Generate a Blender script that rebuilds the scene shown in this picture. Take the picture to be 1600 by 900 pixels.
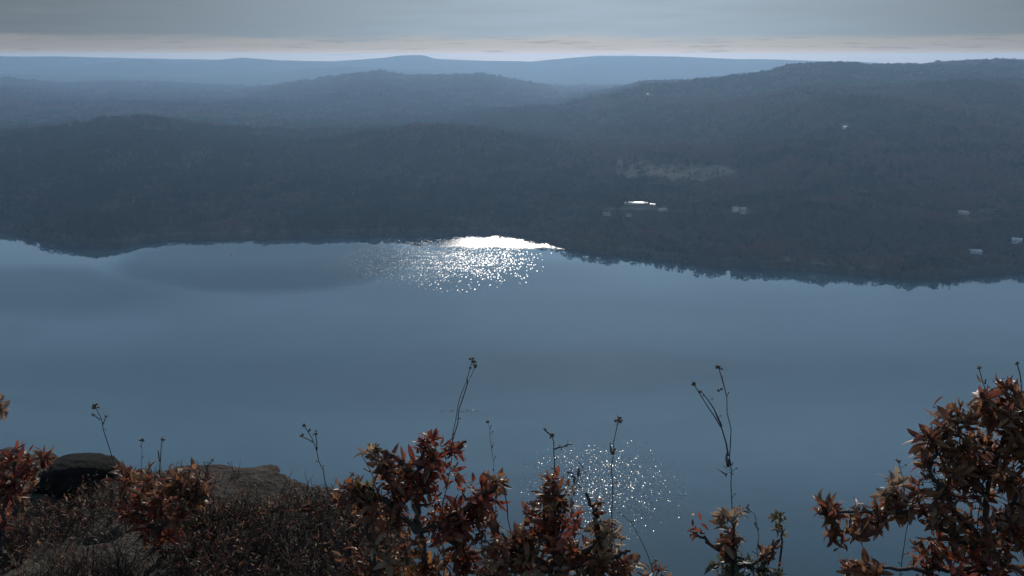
import bpy, math, random
import numpy as np
from mathutils import Vector
C = bpy.context; D = bpy.data
for o in list(D.objects): D.objects.remove(o)
sc = C.scene; COL = sc.collection
R = math.radians
random.seed(5); RNG = np.random.default_rng(11)

# ------------------------------------------------------------------ camera
EYE = 280.0
FPX = 1386.0
HORIZON = 86.0
PITCH = math.atan((450 - HORIZON) / FPX)
cam = D.cameras.new('camera'); camo = D.objects.new('camera', cam); COL.objects.link(camo)
cam.sensor_width = 36; cam.lens = 36 * FPX / 1600
cam.clip_start = 0.05; cam.clip_end = 300000
camo.location = (0, 0, EYE); camo.rotation_euler = (R(90) - PITCH, 0, 0)
sc.camera = camo

# ------------------------------------------------------------------ light
SUN_EL, SUN_AZ = R(26.8), R(5.4)            # azimuth to the right of +Y
w = D.worlds.new('World'); sc.world = w; w.use_nodes = True
nt = w.node_tree; nt.nodes.clear()
def N(t, typ, **kw):
    n = t.nodes.new(typ)
    for k, v in kw.items():
        if k.startswith('i_'):
            key = k[2:]; key = int(key) if key.isdigit() else key.replace('_', ' ')
            n.inputs[key].default_value = v
        else: setattr(n, k, v)
    return n
def M(t, op, a, b=None, c=None, clamp=False):
    n = t.nodes.new('ShaderNodeMath'); n.operation = op; n.use_clamp = clamp
    for i, v in enumerate((a, b, c)):
        if v is None: continue
        if isinstance(v, (int, float)): n.inputs[i].default_value = v
        else: t.links.new(v, n.inputs[i])
    return n.outputs[0]
def MR(t, v, a, b, c=0.0, d=1.0, smooth=True):
    n = t.nodes.new('ShaderNodeMapRange'); n.interpolation_type = 'SMOOTHSTEP' if smooth else 'LINEAR'
    t.links.new(v, n.inputs[0])
    for i, x in enumerate((a, b, c, d)): n.inputs[i + 1].default_value = x
    return n.outputs[0]
def MIX(t, f, a, b, typ='MIX'):
    n = t.nodes.new('ShaderNodeMixRGB'); n.blend_type = typ
    for i, v in enumerate((f, a, b)):
        if isinstance(v, (int, float)): n.inputs[i].default_value = v
        elif isinstance(v, tuple): n.inputs[i].default_value = (*v[:3], 1)
        else: t.links.new(v, n.inputs[i])
    return n.outputs[0]

sky = N(nt, 'ShaderNodeTexSky', sky_type='NISHITA', sun_disc=False)
sky.sun_elevation = SUN_EL; sky.sun_rotation = SUN_AZ
sky.altitude = 300; sky.air_density = 1.0; sky.dust_density = 1.5; sky.ozone_density = 2.0
tc = N(nt, 'ShaderNodeTexCoord')
sep = N(nt, 'ShaderNodeSeparateXYZ'); nt.links.new(tc.outputs['Generated'], sep.inputs[0])
mp = N(nt, 'ShaderNodeMapping'); mp.inputs['Scale'].default_value = (5, 5, 60)
nt.links.new(tc.outputs['Generated'], mp.inputs[0])
cn = N(nt, 'ShaderNodeTexNoise'); cn.inputs['Scale'].default_value = 1.6; cn.inputs['Detail'].default_value = 7
nt.links.new(mp.outputs[0], cn.inputs['Vector'])
mp2 = N(nt, 'ShaderNodeMapping'); mp2.inputs['Scale'].default_value = (9, 9, 170)
nt.links.new(tc.outputs['Generated'], mp2.inputs[0])
cn2 = N(nt, 'ShaderNodeTexNoise'); cn2.inputs['Scale'].default_value = 2.2; cn2.inputs['Detail'].default_value = 6
nt.links.new(mp2.outputs[0], cn2.inputs['Vector'])
# a grey cloud sheet lies over the sky, its far edge just above the horizon; open sky higher up
zed = M(nt, 'ADD', sep.outputs[2], M(nt, 'MULTIPLY', M(nt, 'SUBTRACT', cn.outputs[0], 0.5), 0.020))
SHEET_LO = MR(nt, zed, 0.013, 0.023)
SHEET_HI = MR(nt, sep.outputs[2], 0.12, 0.6, 1.0, 0.8)
mass = M(nt, 'MULTIPLY', SHEET_LO, SHEET_HI)
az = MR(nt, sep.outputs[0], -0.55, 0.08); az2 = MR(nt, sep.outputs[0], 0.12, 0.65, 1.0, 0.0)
azm = M(nt, 'MULTIPLY', az, az2)  # vignette put into the sky colour: dimmer towards left and right
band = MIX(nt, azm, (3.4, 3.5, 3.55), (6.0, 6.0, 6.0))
puff = MR(nt, cn2.outputs[0], 0.55, 0.70, 0.0, 0.5)
band = MIX(nt, puff, band, (2.6, 2.7, 2.9))
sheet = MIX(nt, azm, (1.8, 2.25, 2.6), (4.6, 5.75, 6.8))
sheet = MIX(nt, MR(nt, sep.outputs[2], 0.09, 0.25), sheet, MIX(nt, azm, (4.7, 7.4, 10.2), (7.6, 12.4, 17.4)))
sheet = MIX(nt, M(nt, 'MULTIPLY', M(nt, 'SUBTRACT', cn.outputs[0], 0.4, clamp=True), 0.9), sheet, (3.2, 3.6, 4.1))
band = MIX(nt, MR(nt, sep.outputs[2], -0.002, 0.010, 1.0, 0.0), band, MIX(nt, 1.0, band, (1.5, 1.25, 1.08), 'MULTIPLY'))
low = MIX(nt, MR(nt, sep.outputs[2], 0.03, 0.09, 1.0, 0.0), sky.outputs[0], band)
sheet = MIX(nt, MR(nt, sep.outputs[2], 0.20, 0.44), sheet, (2.2, 3.5, 4.9))
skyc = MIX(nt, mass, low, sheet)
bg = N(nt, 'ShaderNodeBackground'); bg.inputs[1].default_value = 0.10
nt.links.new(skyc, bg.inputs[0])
wo = N(nt, 'ShaderNodeOutputWorld'); nt.links.new(bg.outputs[0], wo.inputs[0])

sl = D.lights.new('sun', 'SUN'); sl.energy = 4.2; sl.angle = R(0.53); sl.color = (1.0, 0.93, 0.84)
so = D.objects.new('sun', sl); COL.objects.link(so)
sd = Vector((math.sin(SUN_AZ) * math.cos(SUN_EL), math.cos(SUN_AZ) * math.cos(SUN_EL), math.sin(SUN_EL)))
so.rotation_euler = sd.to_track_quat('Z', 'Y').to_euler(); so.location = (0, 0, 330)

sc.view_settings.view_transform = 'Standard'; sc.view_settings.look = 'None'
sc.view_settings.exposure = -0.32; sc.view_settings.gamma = 1; sc.view_settings.use_curve_mapping = False
cy = sc.cycles
cy.max_bounces = 5; cy.diffuse_bounces = 2; cy.glossy_bounces = 2; cy.transmission_bounces = 3; cy.volume_bounces = 1
cy.transparent_max_bounces = 6; cy.use_denoising = True; cy.sample_clamp_indirect = 3; cy.sample_clamp_direct = 4
cy.caustics_reflective = False; cy.caustics_refractive = False

# ------------------------------------------------------------------ helpers
CP, SP = math.cos(PITCH), math.sin(PITCH)
def ray(px, py):
    u = (px - 800) / FPX; v = (450 - py) / FPX
    return np.array((u, CP + v * SP, -SP + v * CP))
def at(px, py, t):                         # a point t metres in front of the lens plane
    return np.array((0, 0, EYE)) + ray(px, py) * t
def tag(o, label=None, cat=None, group=None, kind=None):
    for k, v in (('label', label), ('category', cat), ('group', group), ('kind', kind)):
        if v: o[k] = v
    return o
def empty(name, loc, **kw):
    o = D.objects.new(name, None); COL.objects.link(o); o.location = loc; o.empty_display_size = 0.1
    return tag(o, **kw)
def mesh_obj(name, V, F, mat, parent=None, smooth=False, attrs=None, origin=None):
    me = D.meshes.new(name)
    V = np.asarray(V, dtype=float)
    if origin is not None: V = V - np.asarray(origin)
    elif parent is not None: V = V - np.array(parent.location)
    if isinstance(F, np.ndarray):
        n, k = F.shape
        me.vertices.add(len(V)); me.vertices.foreach_set('co', V.astype(np.float32).ravel())
        me.loops.add(n * k); me.loops.foreach_set('vertex_index', F.astype(np.int32).ravel())
        me.polygons.add(n); me.polygons.foreach_set('loop_start', np.arange(0, n * k, k, dtype=np.int32))
        me.update(calc_edges=True)
    else:
        me.from_pydata(V.tolist(), [], F)
    if smooth: me.shade_smooth()
    if attrs:
        for nm, (typ, arr) in attrs.items():
            a = me.attributes.new(nm, typ, 'POINT')
            a.data.foreach_set('color' if 'COLOR' in typ else ('vector' if 'VECTOR' in typ else 'value'), np.asarray(arr, dtype=np.float32 if typ != 'INT' else np.int32).ravel())
    if mat: me.materials.append(mat)
    o = D.objects.new(name, me); COL.objects.link(o)
    if parent is not None: o.parent = parent
    elif origin is not None: o.location = origin
    return o
def material(name):
    m = D.materials.new(name); m.use_nodes = True
    return m, m.node_tree, m.node_tree.nodes['Principled BSDF']
def noise_node(t, scale, detail=4, rough=0.55, vec=None, coord='Object'):
    n = N(t, 'ShaderNodeTexNoise'); n.inputs['Scale'].default_value = scale
    n.inputs['Detail'].default_value = detail; n.inputs['Roughness'].default_value = rough
    if vec is None: vec = N(t, 'ShaderNodeTexCoord').outputs[coord]
    t.links.new(vec, n.inputs['Vector'])
    return n.outputs[0]
def bump(t, b, h, strength, dist):
    n = N(t, 'ShaderNodeBump'); n.inputs['Strength'].default_value = strength; n.inputs['Distance'].default_value = dist
    t.links.new(h, n.inputs['Height']); t.links.new(n.outputs[0], b.inputs['Normal'])
def simple(name, col, rough=0.7, var=0.25, scale=8, metal=0.0, coord='Object'):
    m, t, b = material(name)
    nz = noise_node(t, scale, coord=coord)
    c = MIX(t, MR(t, nz, 0.3, 0.7), tuple(x * (1 - var) for x in col), tuple(x * (1 + var) for x in col))
    t.links.new(c, b.inputs['Base Color']); b.inputs['Roughness'].default_value = rough; b.inputs['Metallic'].default_value = metal
    return m
def hash2(ix, iy, seed):
    h = (ix.astype(np.int64) * 374761393 + iy.astype(np.int64) * 668265263 + seed * 1442695041) & 0xFFFFFFFF
    h = ((h ^ (h >> 13)) * 1274126177) & 0xFFFFFFFF
    return ((h ^ (h >> 16)) & 0xFFFF) / 65535.0
def vnoise(x, y, seed=0):
    ix = np.floor(x); iy = np.floor(y); fx = x - ix; fy = y - iy
    fx = fx * fx * (3 - 2 * fx); fy = fy * fy * (3 - 2 * fy)
    a = hash2(ix, iy, seed); b = hash2(ix + 1, iy, seed); c = hash2(ix, iy + 1, seed); d = hash2(ix + 1, iy + 1, seed)
    return (a * (1 - fx) + b * fx) * (1 - fy) + (c * (1 - fx) + d * fx) * fy
def fbm(x, y, octs=5, seed=0, gain=0.5):
    x = np.asarray(x, float); y = np.asarray(y, float)
    s = 0; a = 1; tot = 0
    for i in range(octs):
        s = s + a * (vnoise(x, y, seed + i) - 0.5); tot += a; a *= gain; x = x * 2.03 + 11.3; y = y * 2.01 + 7.7
    return s / tot * 2
def sstep(a, b, x):
    t = np.clip((np.asarray(x, float) - a) / (b - a), 0, 1); return t * t * (3 - 2 * t)

# ------------------------------------------------------------------ far side of the river: hills
def prof_to_polar(pts, dist):              # pixel skyline -> azimuth, height at that distance
    A, H = [], []
    for i, (x, y) in enumerate(pts):
        d = ray(x, y); hz = math.hypot(d[0], d[1]); dd = dist(x) if callable(dist) else dist
        A.append(math.atan2(d[0], d[1])); H.append(EYE + dd * d[2] / hz)
    return np.array(A), np.array(H)
shore_px = [(-700, 330), (-300, 335), (-100, 347), (0, 358), (60, 371), (120, 381), (170, 387), (195, 388), (215, 380), (260, 376), (400, 373), (550, 369), (700, 367), (790, 366),
            (850, 377), (890, 388), (920, 393), (960, 397), (1000, 402), (1100, 412), (1250, 422), (1340, 428), (1400, 433), (1450, 435), (1490, 433), (1530, 428), (1600, 426), (1700, 427), (1900, 420), (2300, 400)]
sA, sR = [], []
for x, y in shore_px:
    d = ray(x, y); sA.append(math.atan2(d[0], d[1])); sR.append(EYE / (-d[2] / math.hypot(d[0], d[1])))
ridges = [  # skyline, distance, front width, back width
    ([(-700, 260), (-200, 222), (0, 216), (100, 207), (160, 198), (230, 193), (300, 200), (400, 212), (470, 218), (560, 214), (620, 212), (690, 211), (740, 215), (800, 226), (860, 246), (900, 272), (950, 305), (1000, 345), (1100, 400), (2300, 420)], lambda x: 2500 - 0.25 * abs(x - 300), 'shore', 700),
    ([(-700, 200), (-200, 225), (0, 213), (120, 206), (220, 192), (330, 180), (450, 185), (600, 190), (750, 205), (900, 240), (1000, 260), (2300, 300)], 3700, 900, 600),
    ([(-700, 150), (-200, 140), (0, 142), (60, 147), (160, 150), (250, 149), (350, 155), (400, 145), (480, 132), (540, 122), (590, 116), (640, 122), (700, 122), (750, 119), (800, 129), (850, 139), (890, 148), (940, 153), (1100, 165), (2300, 200)], 5600, 1500, 900),
    ([(300, 320), (600, 240), (700, 210), (780, 190), (850, 170), (900, 158), (950, 149), (1010, 133), (1100, 130), (1200, 122), (1240, 110), (1310, 105), (1370, 109), (1430, 107), (1480, 105), (1540, 99), (1600, 101), (1800, 105), (2300, 120)], 4400, 1900, 1200),
    ([(900, 330), (1050, 275), (1200, 225), (1350, 205), (1500, 190), (1700, 180), (2300, 190)], 3100, 1100, 500),
    ([(-700, 130), (0, 121), (90, 128), (200, 125), (300, 130), (400, 140), (500, 150), (700, 150), (900, 146), (960, 150), (1100, 155), (2300, 150)], 7300, 1200, 900),
    ([(-700, 110), (0, 116), (150, 118), (300, 120), (400, 116), (480, 108), (540, 104), (620, 108), (700, 112), (800, 120), (880, 132), (950, 138), (1050, 140), (2300, 140)], 8700, 900, 600),
    ([(-700, 110), (0, 110), (120, 104), (190, 95), (220, 91), (260, 96), (310, 96), (380, 90), (430, 94), (520, 96), (560, 93), (600, 90), (620, 87), (660, 86), (680, 92), (760, 95), (830, 96), (870, 92), (930, 87), (1050, 88), (1150, 92), (1250, 94), (1350, 97), (1430, 102), (1600, 106), (2300, 110)], 9900, 900, 500),
    ([(-700, 88), (0, 88), (100, 88), (200, 91), (400, 94), (520, 98), (700, 100), (850, 98), (950, 96), (1200, 99), (1450, 104), (2300, 100)], 10700, 500, 400),
]
knolls = [(1345, 262, 2350, 57, 160), (1040, 300, 1900, 24, 140), (1240, 330, 1750, 21, 150), (1430, 300, 2000, 27, 180), (760, 300, 2100, 37, 200), (1150, 235, 2700, 42, 260), (1480, 225, 2900, 45, 260), (930, 215, 3200, 45, 320), (620, 180, 4300, 26, 420), (170, 180, 4200, 24, 400), (1290, 160, 3700, 30, 330), (1120, 175, 3500, 30, 350)]
NA, NR = 1150, 720
AZ = np.linspace(R(-55), R(55), NA)
rr = np.concatenate([np.geomspace(950, 6500, 470), np.geomspace(6530, 11350, NR - 470)])
rz_cache = []
for pts, dist, wf, wb in ridges:
    A, H = prof_to_polar(pts, dist)
    if callable(dist):
        xs = np.array([p[0] for p in pts]); Dd = np.array([dist(x) for x in xs]).astype(float)
        Dd = np.interp(AZ, A, Dd)
    else: Dd = np.full(NA, float(dist))
    Hh = np.interp(AZ, A, H)
    kk = np.ones(5) / 5; Hh = np.convolve(np.pad(Hh, 2, 'edge'), kk, 'valid')
    rz_cache.append((Dd, Hh))
shoreR = np.interp(AZ, sA, sR)
shoreR = shoreR + fbm(AZ * 120, AZ * 0, 4, 3) * 9
AA, RR = np.meshgrid(AZ, rr)               # rows: distance
XX = RR * np.sin(AA); YY = RR * np.cos(AA)
s = RR - shoreR[None, :]
base = np.where(s > 0, 2.2 * sstep(0, 18, s) + 30 * sstep(10, 420, s) + 8 * sstep(300, 900, s), -8 * sstep(0, 60, -s))
hs = [base]
for i, (pts, dist, wf, wb) in enumerate(ridges):
    Dd, Hh = rz_cache[i]; d = RR - Dd[None, :]
    wv = 1 + 0.35 * fbm(XX / 900, YY / 900, 3, 40 + i)
    if wf == 'shore':
        tt = np.clip(s / (Dd - shoreR)[None, :], 0, 1)
        front = np.sin(tt * math.pi / 2) ** 0.85
        h = Hh[None, :] * np.where(d < 0, front, np.exp(-(d / (wb * wv)) ** 2))
        h = np.where(s > 0, h, -10)
    else:
        gully = fbm(XX / (wf * .25), YY / (wf * .25), 4, 70 + i)
        q = np.clip(-d / (wf * wv), 0, 3)
        front = np.exp(-q ** 1.7) * (1 + 0.22 * gully * sstep(0.05, 0.6, q))
        h = (Hh[None, :] - 20) * np.where(d < 0, front, np.exp(-(d / wb) ** 2)) + 20
        h = np.where(s > 150, h, -10 + 0 * h)
    hs.append(h)
k = 7.0
mx = np.maximum.reduce(hs)
HZ = mx + k * np.log(sum(np.exp(np.clip((h - mx) / k, -30, 0)) for h in hs)) - k * 0.0
for x, y, dd, hh, wd in knolls:
    d = ray(x, y); a = math.atan2(d[0], d[1]); cx, cyy = dd * math.sin(a), dd * math.cos(a)
    HZ += hh * np.exp(-(((XX - cx) / (wd * 1.6)) ** 2 + ((YY - cyy) / wd) ** 2))
HZ = np.where(s > 0, HZ, base)
HZ += np.where(s > 60, sstep(60, 400, s) * (fbm(XX / 260, YY / 260, 5, 9) * 15 + fbm(XX / 1100, YY / 1100, 3, 19) * 8) * np.clip(1.3 - RR / 6000, .25, 1), 0)
HZ += np.where(RR > 4000, fbm(XX / 220, YY / 220, 4, 29) * 5 * 0.55, 0)
HZ = np.where(s > 0, np.maximum(HZ, 0.2 + 0 * s), np.minimum(HZ, -0.5))
lr = np.log(rr)
def hgt(x, y):
    r = np.hypot(x, y); a = np.arctan2(x, y)
    fi = np.interp(r, rr, np.arange(NR)); fj = np.clip((a - AZ[0]) / (AZ[1] - AZ[0]), 0, NA - 1.001)
    i = np.minimum(fi.astype(int), NR - 2) if hasattr(fi, 'astype') else min(int(fi), NR - 2)
    j = fj.astype(int) if hasattr(fj, 'astype') else int(fj)
    u = fi - i; v = fj - j
    return (HZ[i, j] * (1 - u) * (1 - v) + HZ[i + 1, j] * u * (1 - v) + HZ[i, j + 1] * (1 - u) * v + HZ[i + 1, j + 1] * u * v)
def hit(px, py):
    d = ray(px, py); d = d / math.hypot(d[0], d[1])
    r = np.arange(1000, 15000, 4.0)
    z = EYE + d[2] * r; h = hgt(d[0] * r, d[1] * r)
    k_ = np.argmax(h >= z) if (h >= z).any() else 100
    return np.array((d[0] * r[k_], d[1] * r[k_], float(h[k_])))
# clearings: pixel centre, half width and half depth in metres
fields = [(1000, 268, 40, 90), (1045, 270, 60, 70), (1110, 275, 50, 60), (1070, 262, 40, 40), (968, 262, 8, 110), (1000, 324, 34, 50), (950, 346, 15, 32), (985, 359, 14, 32), (1032, 336, 14, 32), (1155, 337, 17, 45), (1506, 338, 30, 32), (1540, 334, 14, 40),
          (1524, 400, 16, 34), (1588, 386, 15, 38), (1570, 404, 14, 16), (1225, 404, 10, 14), (1320, 203, 12, 55), (1012, 150, 14, 70)]
fp = [(hit(x, y), a, b) for x, y, a, b in fields]
def field_mask(x, y, only=99):
    m = np.zeros_like(x)
    for (c, a, b) in fp[:only]:
        th = math.atan2(c[0], c[1]); dx, dy = x - c[0], y - c[1]
        uu = dx * math.cos(th) - dy * math.sin(th); vv = dx * math.sin(th) + dy * math.cos(th)
        m = np.maximum(m, 1 - sstep(0.7, 1.1, np.sqrt((uu / a) ** 2 + (vv / b) ** 2) + 0.25 * fbm(x / 25, y / 25, 2, 5)))
    return m
FM = field_mask(XX, YY, 5) + 0.35 * field_mask(XX, YY) + np.where((s > 0) & (s < 9), 0.6, 0)

mh, t, b = material('wooded_ground')
geo = N(t, 'ShaderNodeNewGeometry'); pos = geo.outputs['Position']
n1 = noise_node(t, 0.004, 6, 0.6, pos); n2 = noise_node(t, 0.03, 5, 0.65, pos); n3 = noise_node(t, 0.0011, 4, 0.5, pos)
c = MIX(t, MR(t, n1, 0.35, 0.65), (0.018, 0.021, 0.018), (0.038, 0.033, 0.030))
c = MIX(t, MR(t, n2, 0.35, 0.7, 0, .6), c, (0.055, 0.042, 0.038))
c = MIX(t, MR(t, n3, 0.45, 0.65, 0, .6), c, (0.028, 0.04, 0.032))
fa = N(t, 'ShaderNodeAttribute', attribute_name='field')
grass = MIX(t, MR(t, n2, .35, .65), (0.05, 0.048, 0.038), (0.11, 0.098, 0.08))
c = MIX(t, fa.outputs['Fac'], c, grass)
t.links.new(c, b.inputs['Base Color']); b.inputs['Roughness'].default_value = 1; b.inputs['Specular IOR Level'].default_value = 0.0
bump(t, b, noise_node(t, 0.05, 5, 0.7, pos), 1.0, 9.0)
idx = np.arange(NA * NR).reshape(NR, NA)
def grid_faces(ix): return np.stack([ix[:-1, :-1].ravel(), ix[:-1, 1:].ravel(), ix[1:, 1:].ravel(), ix[1:, :-1].ravel()], 1)
split = int(np.searchsorted(rr, 7000))
def part_grid(name, r0, r1):
    V = np.stack([XX[r0:r1], YY[r0:r1], HZ[r0:r1]], -1).reshape(-1, 3)
    ix = np.arange((r1 - r0) * NA).reshape(r1 - r0, NA)
    o = mesh_obj(name, V, grid_faces(ix), mh, smooth=True, attrs={'field': ('FLOAT', FM[r0:r1])})
    return tag(o, kind='structure')
part_grid('hills', 0, split + 1)
part_grid('mountains', split, NR)

# ground sheet out to the horizon (river bed and everything beyond the modelled hills)
g = mesh_obj('ground', [(-24000, -6000, -12), (24000, -6000, -12), (24000, 11400, -12), (-24000, 11400, -12)], [(0, 1, 2, 3)], mh)
tag(g, kind='structure')

# ------------------------------------------------------------------ river
mw, t, b = material('river_water')
geo = N(t, 'ShaderNodeNewGeometry'); pos = geo.outputs['Position']
sx = N(t, 'ShaderNodeSeparateXYZ'); t.links.new(pos, sx.inputs[0]); X, Y = sx.outputs[0], sx.outputs[1]
def wpt(px, py):
    d = ray(px, py); kq = -EYE / d[2]; return d[0] * kq, d[1] * kq
def patch(cx, cy, ax, ay, edge0=0.6, edge1=1.15, namp=0.5, nscale=0.02, rot=0.0):
    """a wind-ruffled patch of water: ellipse in world metres with a ragged edge"""
    dx = M(t, 'SUBTRACT', X, cx); dy = M(t, 'SUBTRACT', Y, cy)
    u = M(t, 'ADD', M(t, 'MULTIPLY', dx, math.cos(rot)), M(t, 'MULTIPLY', dy, math.sin(rot)))
    v = M(t, 'SUBTRACT', M(t, 'MULTIPLY', dy, math.cos(rot)), M(t, 'MULTIPLY', dx, math.sin(rot)))
    d2 = M(t, 'SQRT', M(t, 'ADD', M(t, 'POWER', M(t, 'DIVIDE', u, ax), 2), M(t, 'POWER', M(t, 'DIVIDE', v, ay), 2)))
    nz = noise_node(t, nscale, 4, 0.6, pos)
    d2 = M(t, 'ADD', d2, M(t, 'MULTIPLY', M(t, 'SUBTRACT', nz, 0.5), namp * 2))
    return MR(t, d2, edge0, edge1, 1.0, 0.0)
def facets(scx, scy, seed):
    m_ = N(t, 'ShaderNodeMapping'); m_.inputs['Scale'].default_value = (scx, scy, 1); m_.inputs['Location'].default_value = (seed * 3.7, seed * 9.1, seed)
    t.links.new(pos, m_.inputs[0])
    v = N(t, 'ShaderNodeTexVoronoi', voronoi_dimensions='2D'); v.inputs['Scale'].default_value = 1.0; v.inputs['Randomness'].default_value = 1.0
    t.links.new(m_.outputs[0], v.inputs['Vector'])
    sp_ = N(t, 'ShaderNodeSeparateColor'); t.links.new(v.outputs['Color'], sp_.inputs[0])
    return M(t, 'SUBTRACT', sp_.outputs[0], 0.5), M(t, 'SUBTRACT', sp_.outputs[1], 0.5), sp_.outputs[2]
mps = N(t, 'ShaderNodeMapping'); mps.inputs['Scale'].default_value = (0.018, 0.05, 1); mps.inputs['Rotation'].default_value = (0, 0, 0.15); t.links.new(pos, mps.inputs[0])
streak = noise_node(t, 1.0, 4, 0.6, mps.outputs[0])
yq = M(t, 'ADD', Y, M(t, 'MULTIPLY', M(t, 'SUBTRACT', streak, 0.5), 70))
P_hot = M(t, 'MULTIPLY', MR(t, yq, 1286, 1322), MR(t, M(t, 'ADD', X, M(t, 'MULTIPLY', M(t, 'SUBTRACT', Y, 1380), -0.25)), -135, -62))
P_hot = M(t, 'MULTIPLY', P_hot, MR(t, X, 135, 175, 1.0, 0.0))
cx, cyw = wpt(690, 400)
P_far = patch(cx, cyw, 195, 215, 0.05, 1.0, 0.3, 0.012)
P_far = M(t, 'MULTIPLY', P_far, MR(t, streak, .36, .56, 0.12, 1.0))
P_far = M(t, 'MULTIPLY', P_far, MR(t, X, -60, 75, 1.0, 0.1))
cx, cyw = wpt(942, 756)
P_near = patch(cx, cyw, 62, 74, 0.1, 1.1, 0.45, 0.05)
cx, cyw = wpt(722, 642)
P_strk = patch(cx, cyw, 20, 3.5, 0.4, 1.1, 0.7, 0.12)
a1x, a1y, a1g = facets(1 / 1.15, 1 / 4.2, 1); a2x, a2y, a2g = facets(1 / 0.9, 1 / 3.5, 2)
n1x, n1y, n1g = facets(1 / 0.5, 1 / 0.9, 3); n2x, n2y, n2g = facets(1 / 0.8, 1 / 1.5, 4)
def addw(*terms):
    acc = None
    for f, a in terms:
        v = M(t, 'MULTIPLY', f, a); acc = v if acc is None else M(t, 'ADD', acc, v)
    return acc
g_far = M(t, 'LESS_THAN', a1g, M(t, 'MULTIPLY', P_far, 0.62)); g_str = M(t, 'LESS_THAN', n2g, M(t, 'MULTIPLY', P_strk, 0.7))
g_far = M(t, 'MULTIPLY', g_far, M(t, 'SUBTRACT', 1.0, P_hot))
g_near = M(t, 'LESS_THAN', n1g, M(t, 'MULTIPLY', P_near, 0.52))
g_off = M(t, 'MULTIPLY', MR(t, Y, 560, 800, 1.0, 0.0), M(t, 'SUBTRACT', 1.0, M(t, 'MAXIMUM', g_near, g_str)))   # added tilt of the near water's normals, hides the sun's mirror spot
far_amp = M(t, 'ADD', M(t, 'MULTIPLY', g_far, 0.12), M(t, 'MULTIPLY', P_hot, 0.05))
near_amp = M(t, 'ADD', M(t, 'MULTIPLY', g_near, 0.16), M(t, 'MULTIPLY', g_str, 0.17))
calm = noise_node(t, 0.35, 3, 0.6, pos)
# slicks and breezy lanes: big slow variation of the ripple roughness
mpl = N(t, 'ShaderNodeMapping'); mpl.inputs['Scale'].default_value = (0.0022, 0.006, 1); mpl.inputs['Rotation'].default_value = (0, 0, 0.3); t.links.new(pos, mpl.inputs[0])
lane = noise_node(t, 1.0, 3, 0.5, mpl.outputs[0])
lx, ly = wpt(410, 405)
P_lee = patch(lx, ly, 235, 195, 0.75, 1.05, 0.12, 0.006, -0.35)
lx, ly = wpt(40, 455)
P_lee = M(t, 'MAXIMUM', P_lee, M(t, 'MULTIPLY', patch(lx, ly, 260, 150, 0.4, 1.1, 0.3, 0.005, -0.3), 0.8))     # sheltered water under the hill
slx = addw((a1x, far_amp), (a2x, far_amp), (n1x, near_amp), (n2x, near_amp))
sly = addw((a1y, far_amp), (a2y, far_amp), (n1y, near_amp), (n2y, near_amp))
cmb = N(t, 'ShaderNodeCombineXYZ'); slx = M(t, 'ADD', slx, M(t, 'MULTIPLY', M(t, 'MAXIMUM', P_hot, g_far), 0.08)); t.links.new(slx, cmb.inputs[0]); sly = M(t, 'SUBTRACT', sly, M(t, 'MULTIPLY', P_hot, 0.09)); sly = M(t, 'SUBTRACT', sly, M(t, 'MULTIPLY', g_far, 0.055))
# where the breeze ripples the surface the wave faces seen from here lean towards the eye (less mirror, darker water)
ripple = M(t, 'ADD', M(t, 'MULTIPLY', MR(t, lane, 0.30, 0.74), 0.018), M(t, 'MULTIPLY', P_lee, 0.05))
ripple = M(t, 'MULTIPLY', M(t, 'ADD', ripple, M(t, 'MULTIPLY', calm, 0.035)), MR(t, Y, 820, 1080)); ripple = M(t, 'SUBTRACT', ripple, M(t, 'MULTIPLY', g_off, 0.085))
sly = M(t, 'SUBTRACT', sly, M(t, 'MULTIPLY', ripple, M(t, 'SUBTRACT', 1.0, M(t, 'MAXIMUM', P_hot, M(t, 'MAXIMUM', g_near, g_far))))); t.links.new(sly, cmb.inputs[1]); cmb.inputs[2].default_value = 1
nrm = N(t, 'ShaderNodeVectorMath', operation='NORMALIZE'); t.links.new(cmb.outputs[0], nrm.inputs[0])
bmp = N(t, 'ShaderNodeBump'); bmp.inputs['Strength'].default_value = 0.05; bmp.inputs['Distance'].default_value = 0.25
t.links.new(calm, bmp.inputs['Height']); t.links.new(nrm.outputs[0], bmp.inputs['Normal'])
t.links.new(nrm.outputs[0], b.inputs['Normal'])
rough = M(t, 'ADD', 0.014, MR(t, lane, 0.35, 0.7, 0.0, 0.01))
rough = M(t, 'ADD', rough, M(t, 'MULTIPLY', P_hot, 0.27))
rough = M(t, 'ADD', rough, M(t, 'MULTIPLY', g_far, 0.21))
rough = M(t, 'ADD', rough, M(t, 'MULTIPLY', g_near, 0.015))
rough = M(t, 'ADD', rough, M(t, 'MULTIPLY', M(t, 'SUBTRACT', 1.0, P_lee), 0.01))
t.links.new(rough, b.inputs['Roughness'])
b.inputs['IOR'].default_value = 1.33
t.links.new(MIX(t, lane, (0.010, 0.036, 0.056), (0.013, 0.041, 0.062)), b.inputs['Base Color'])
wt = mesh_obj('water', [(-12000, -2500, 0), (12000, -2500, 0), (12000, 6000, 0), (-12000, 6000, 0)], [(0, 1, 2, 3)], mw)
tag(wt, kind='structure')

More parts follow.
